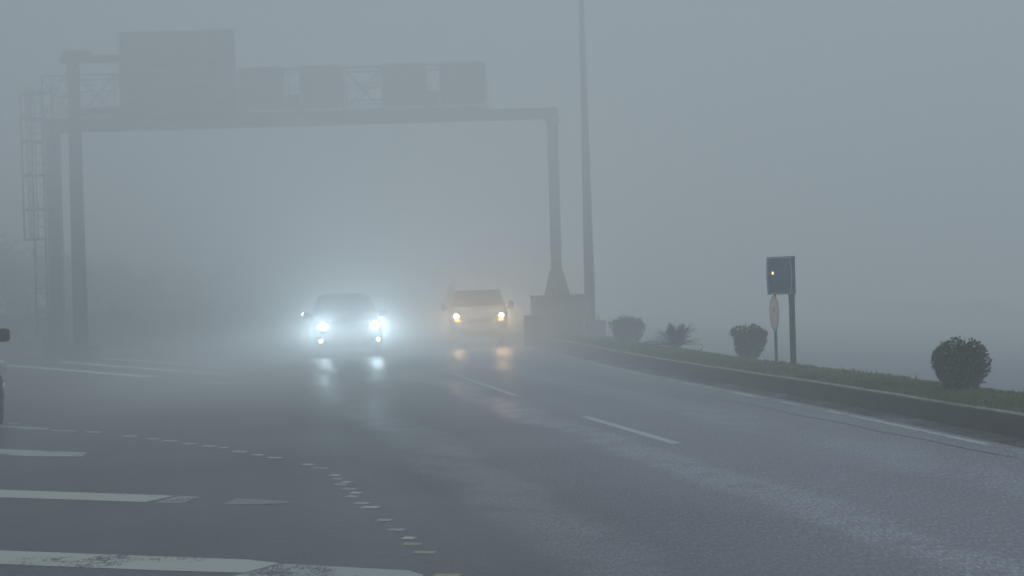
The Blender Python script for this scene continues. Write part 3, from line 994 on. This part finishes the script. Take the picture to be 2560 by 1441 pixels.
# car cut off by the left edge of the picture
S3 = dict(SUV); S3['fog'] = None; S3['amber'] = (.72, .70, .11); S3['lit'] = None
S3['headlight'] = (.74, .74, .14, .22, .20)
S3['doors'] = []; S3['mirror_size'] = (.22, .13, .19); S3['mirror'] = (.955, 1.45, 1.20)
vehicle('car', (-7.58, 18.5, 0), R(24), 'dark car cut off by the left picture edge, only mirror and headlamp corner in view', 'car', S3, M['paint_dark'], lights=False)

# ------------------------------------------------------------------ fog, sky and sun
w = bpy.data.worlds.new("World"); SC.world = w; w.use_nodes = True
nt = w.node_tree; N = nt.nodes; L = nt.links
sky = N.new('ShaderNodeTexSky'); sky.sky_type = 'NISHITA'; sky.sun_disc = False
sky.sun_elevation = R(48); sky.sun_rotation = R(200)
L.new(sky.outputs[0], N['Background'].inputs['Color']); N['Background'].inputs['Strength'].default_value = .06


def wmath(op, a, c=None, clamp=False):
    n = N.new('ShaderNodeMath'); n.operation = op; n.use_clamp = clamp
    for i, v in enumerate((a, c)):
        if v is None: continue
        if isinstance(v, (int, float)): n.inputs[i].default_value = v
        else: L.new(v, n.inputs[i])
    return n.outputs[0]


def wstep(v, lo, hi, a=0.0, b=1.0):
    n = N.new('ShaderNodeMapRange'); n.interpolation_type = 'SMOOTHSTEP'
    n.inputs['From Min'].default_value = lo; n.inputs['From Max'].default_value = hi
    n.inputs['To Min'].default_value = a; n.inputs['To Max'].default_value = b
    L.new(v, n.inputs['Value']); return n.outputs['Result']


# the fog: thinner over the near junction, thick from the gantry onwards; its own glow set brighter aloft and dimmer at left
geo = N.new('ShaderNodeNewGeometry'); sp = N.new('ShaderNodeSeparateXYZ'); L.new(geo.outputs['Position'], sp.inputs[0])
X_, Y_, Z_ = sp.outputs
base_ = wmath('MULTIPLY', wstep(Y_, 12, 42, .019, .066), wstep(Z_, 1.5, 6.5, .92, 1.9))
spray = wmath('MULTIPLY', wmath('MULTIPLY', wmath('ADD', wstep(Y_, 8, 26, .004, .028), wstep(Y_, 28, 38, 0, .02)), wmath('ADD', wstep(X_, -12, -2, .4, 1), wstep(X_, 5, 11, 0, 1.8))), wstep(Z_, 0, 1.7, 1, 0))
plume = wmath('MULTIPLY', wmath('MULTIPLY', wstep(Y_, 13, 29, 0, .19), wstep(Y_, 36, 48, 1, 0)), wmath('MULTIPLY', wmath('MULTIPLY', wstep(X_, -8.5, -5.0, 0, 1), wstep(X_, -3.2, 1.0, 1, 0)), wstep(Z_, .05, 1.15, 1, 0)))
SIG = wmath('ADD', wmath('ADD', base_, spray), plume)
FOG = (.148, .178, .195)
lum = wmath('MULTIPLY', wmath('MULTIPLY', wstep(Z_, -6, 22, .93, 1.12), wstep(X_, -26, 4, .87, 1.0)), wmath('SUBTRACT', 1.0, wmath('MULTIPLY', wstep(X_, -13, -3, .42, 0), wstep(Z_, 0, 6.5, 1, 0))))  # stronger light aloft and tree shade at low left put into the glow
vs = N.new('ShaderNodeVolumeScatter'); vs.inputs['Anisotropy'].default_value = .5; vs.inputs['Color'].default_value = (1, 1, 1, 1)
L.new(SIG, vs.inputs['Density'])
drift = N.new('ShaderNodeTexNoise'); drift.inputs['Scale'].default_value = .045; drift.inputs['Detail'].default_value = 1.5
L.new(geo.outputs['Position'], drift.inputs['Vector'])
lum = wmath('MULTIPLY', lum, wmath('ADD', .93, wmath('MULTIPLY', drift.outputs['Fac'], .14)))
em = N.new('ShaderNodeEmission'); em.inputs['Color'].default_value = (*FOG, 1); L.new(wmath('MULTIPLY', SIG, lum), em.inputs['Strength'])  # fog emits light itself in place of scattered daylight
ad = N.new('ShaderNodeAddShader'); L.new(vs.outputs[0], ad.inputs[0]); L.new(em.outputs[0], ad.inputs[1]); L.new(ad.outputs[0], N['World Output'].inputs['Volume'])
w.cycles.volume_step_size = 4.0
sl = bpy.data.lights.new('sun', 'SUN'); sl.energy = .6; sl.angle = R(20); sl.color = (1, .98, .95)
so = bpy.data.objects.new('sun', sl); COL.objects.link(so)
so.rotation_euler = (R(42), 0, R(-20)); so.location = (0, 0, 30)

# ------------------------------------------------------------------ camera and render settings
cam = bpy.data.cameras.new('camera'); co = bpy.data.objects.new('camera', cam); COL.objects.link(co); SC.camera = co
cam.sensor_width = 36; cam.lens = 36 * F / 2560; cam.clip_start = .1; cam.clip_end = 5000
co.location = (0, 0, EYE); co.rotation_euler = (R(90 - .105), ROLL, 0)
SC.view_settings.view_transform = 'Standard'; SC.view_settings.look = 'None'; SC.view_settings.exposure = 0
cy = SC.cycles
cy.volume_max_steps = 20; cy.adaptive_threshold = .03; cy.adaptive_min_samples = 16; cy.use_denoising = True; cy.volume_bounces = 0; cy.max_bounces = 3; cy.diffuse_bounces = 1; cy.glossy_bounces = 2
cy.sample_clamp_indirect = 4
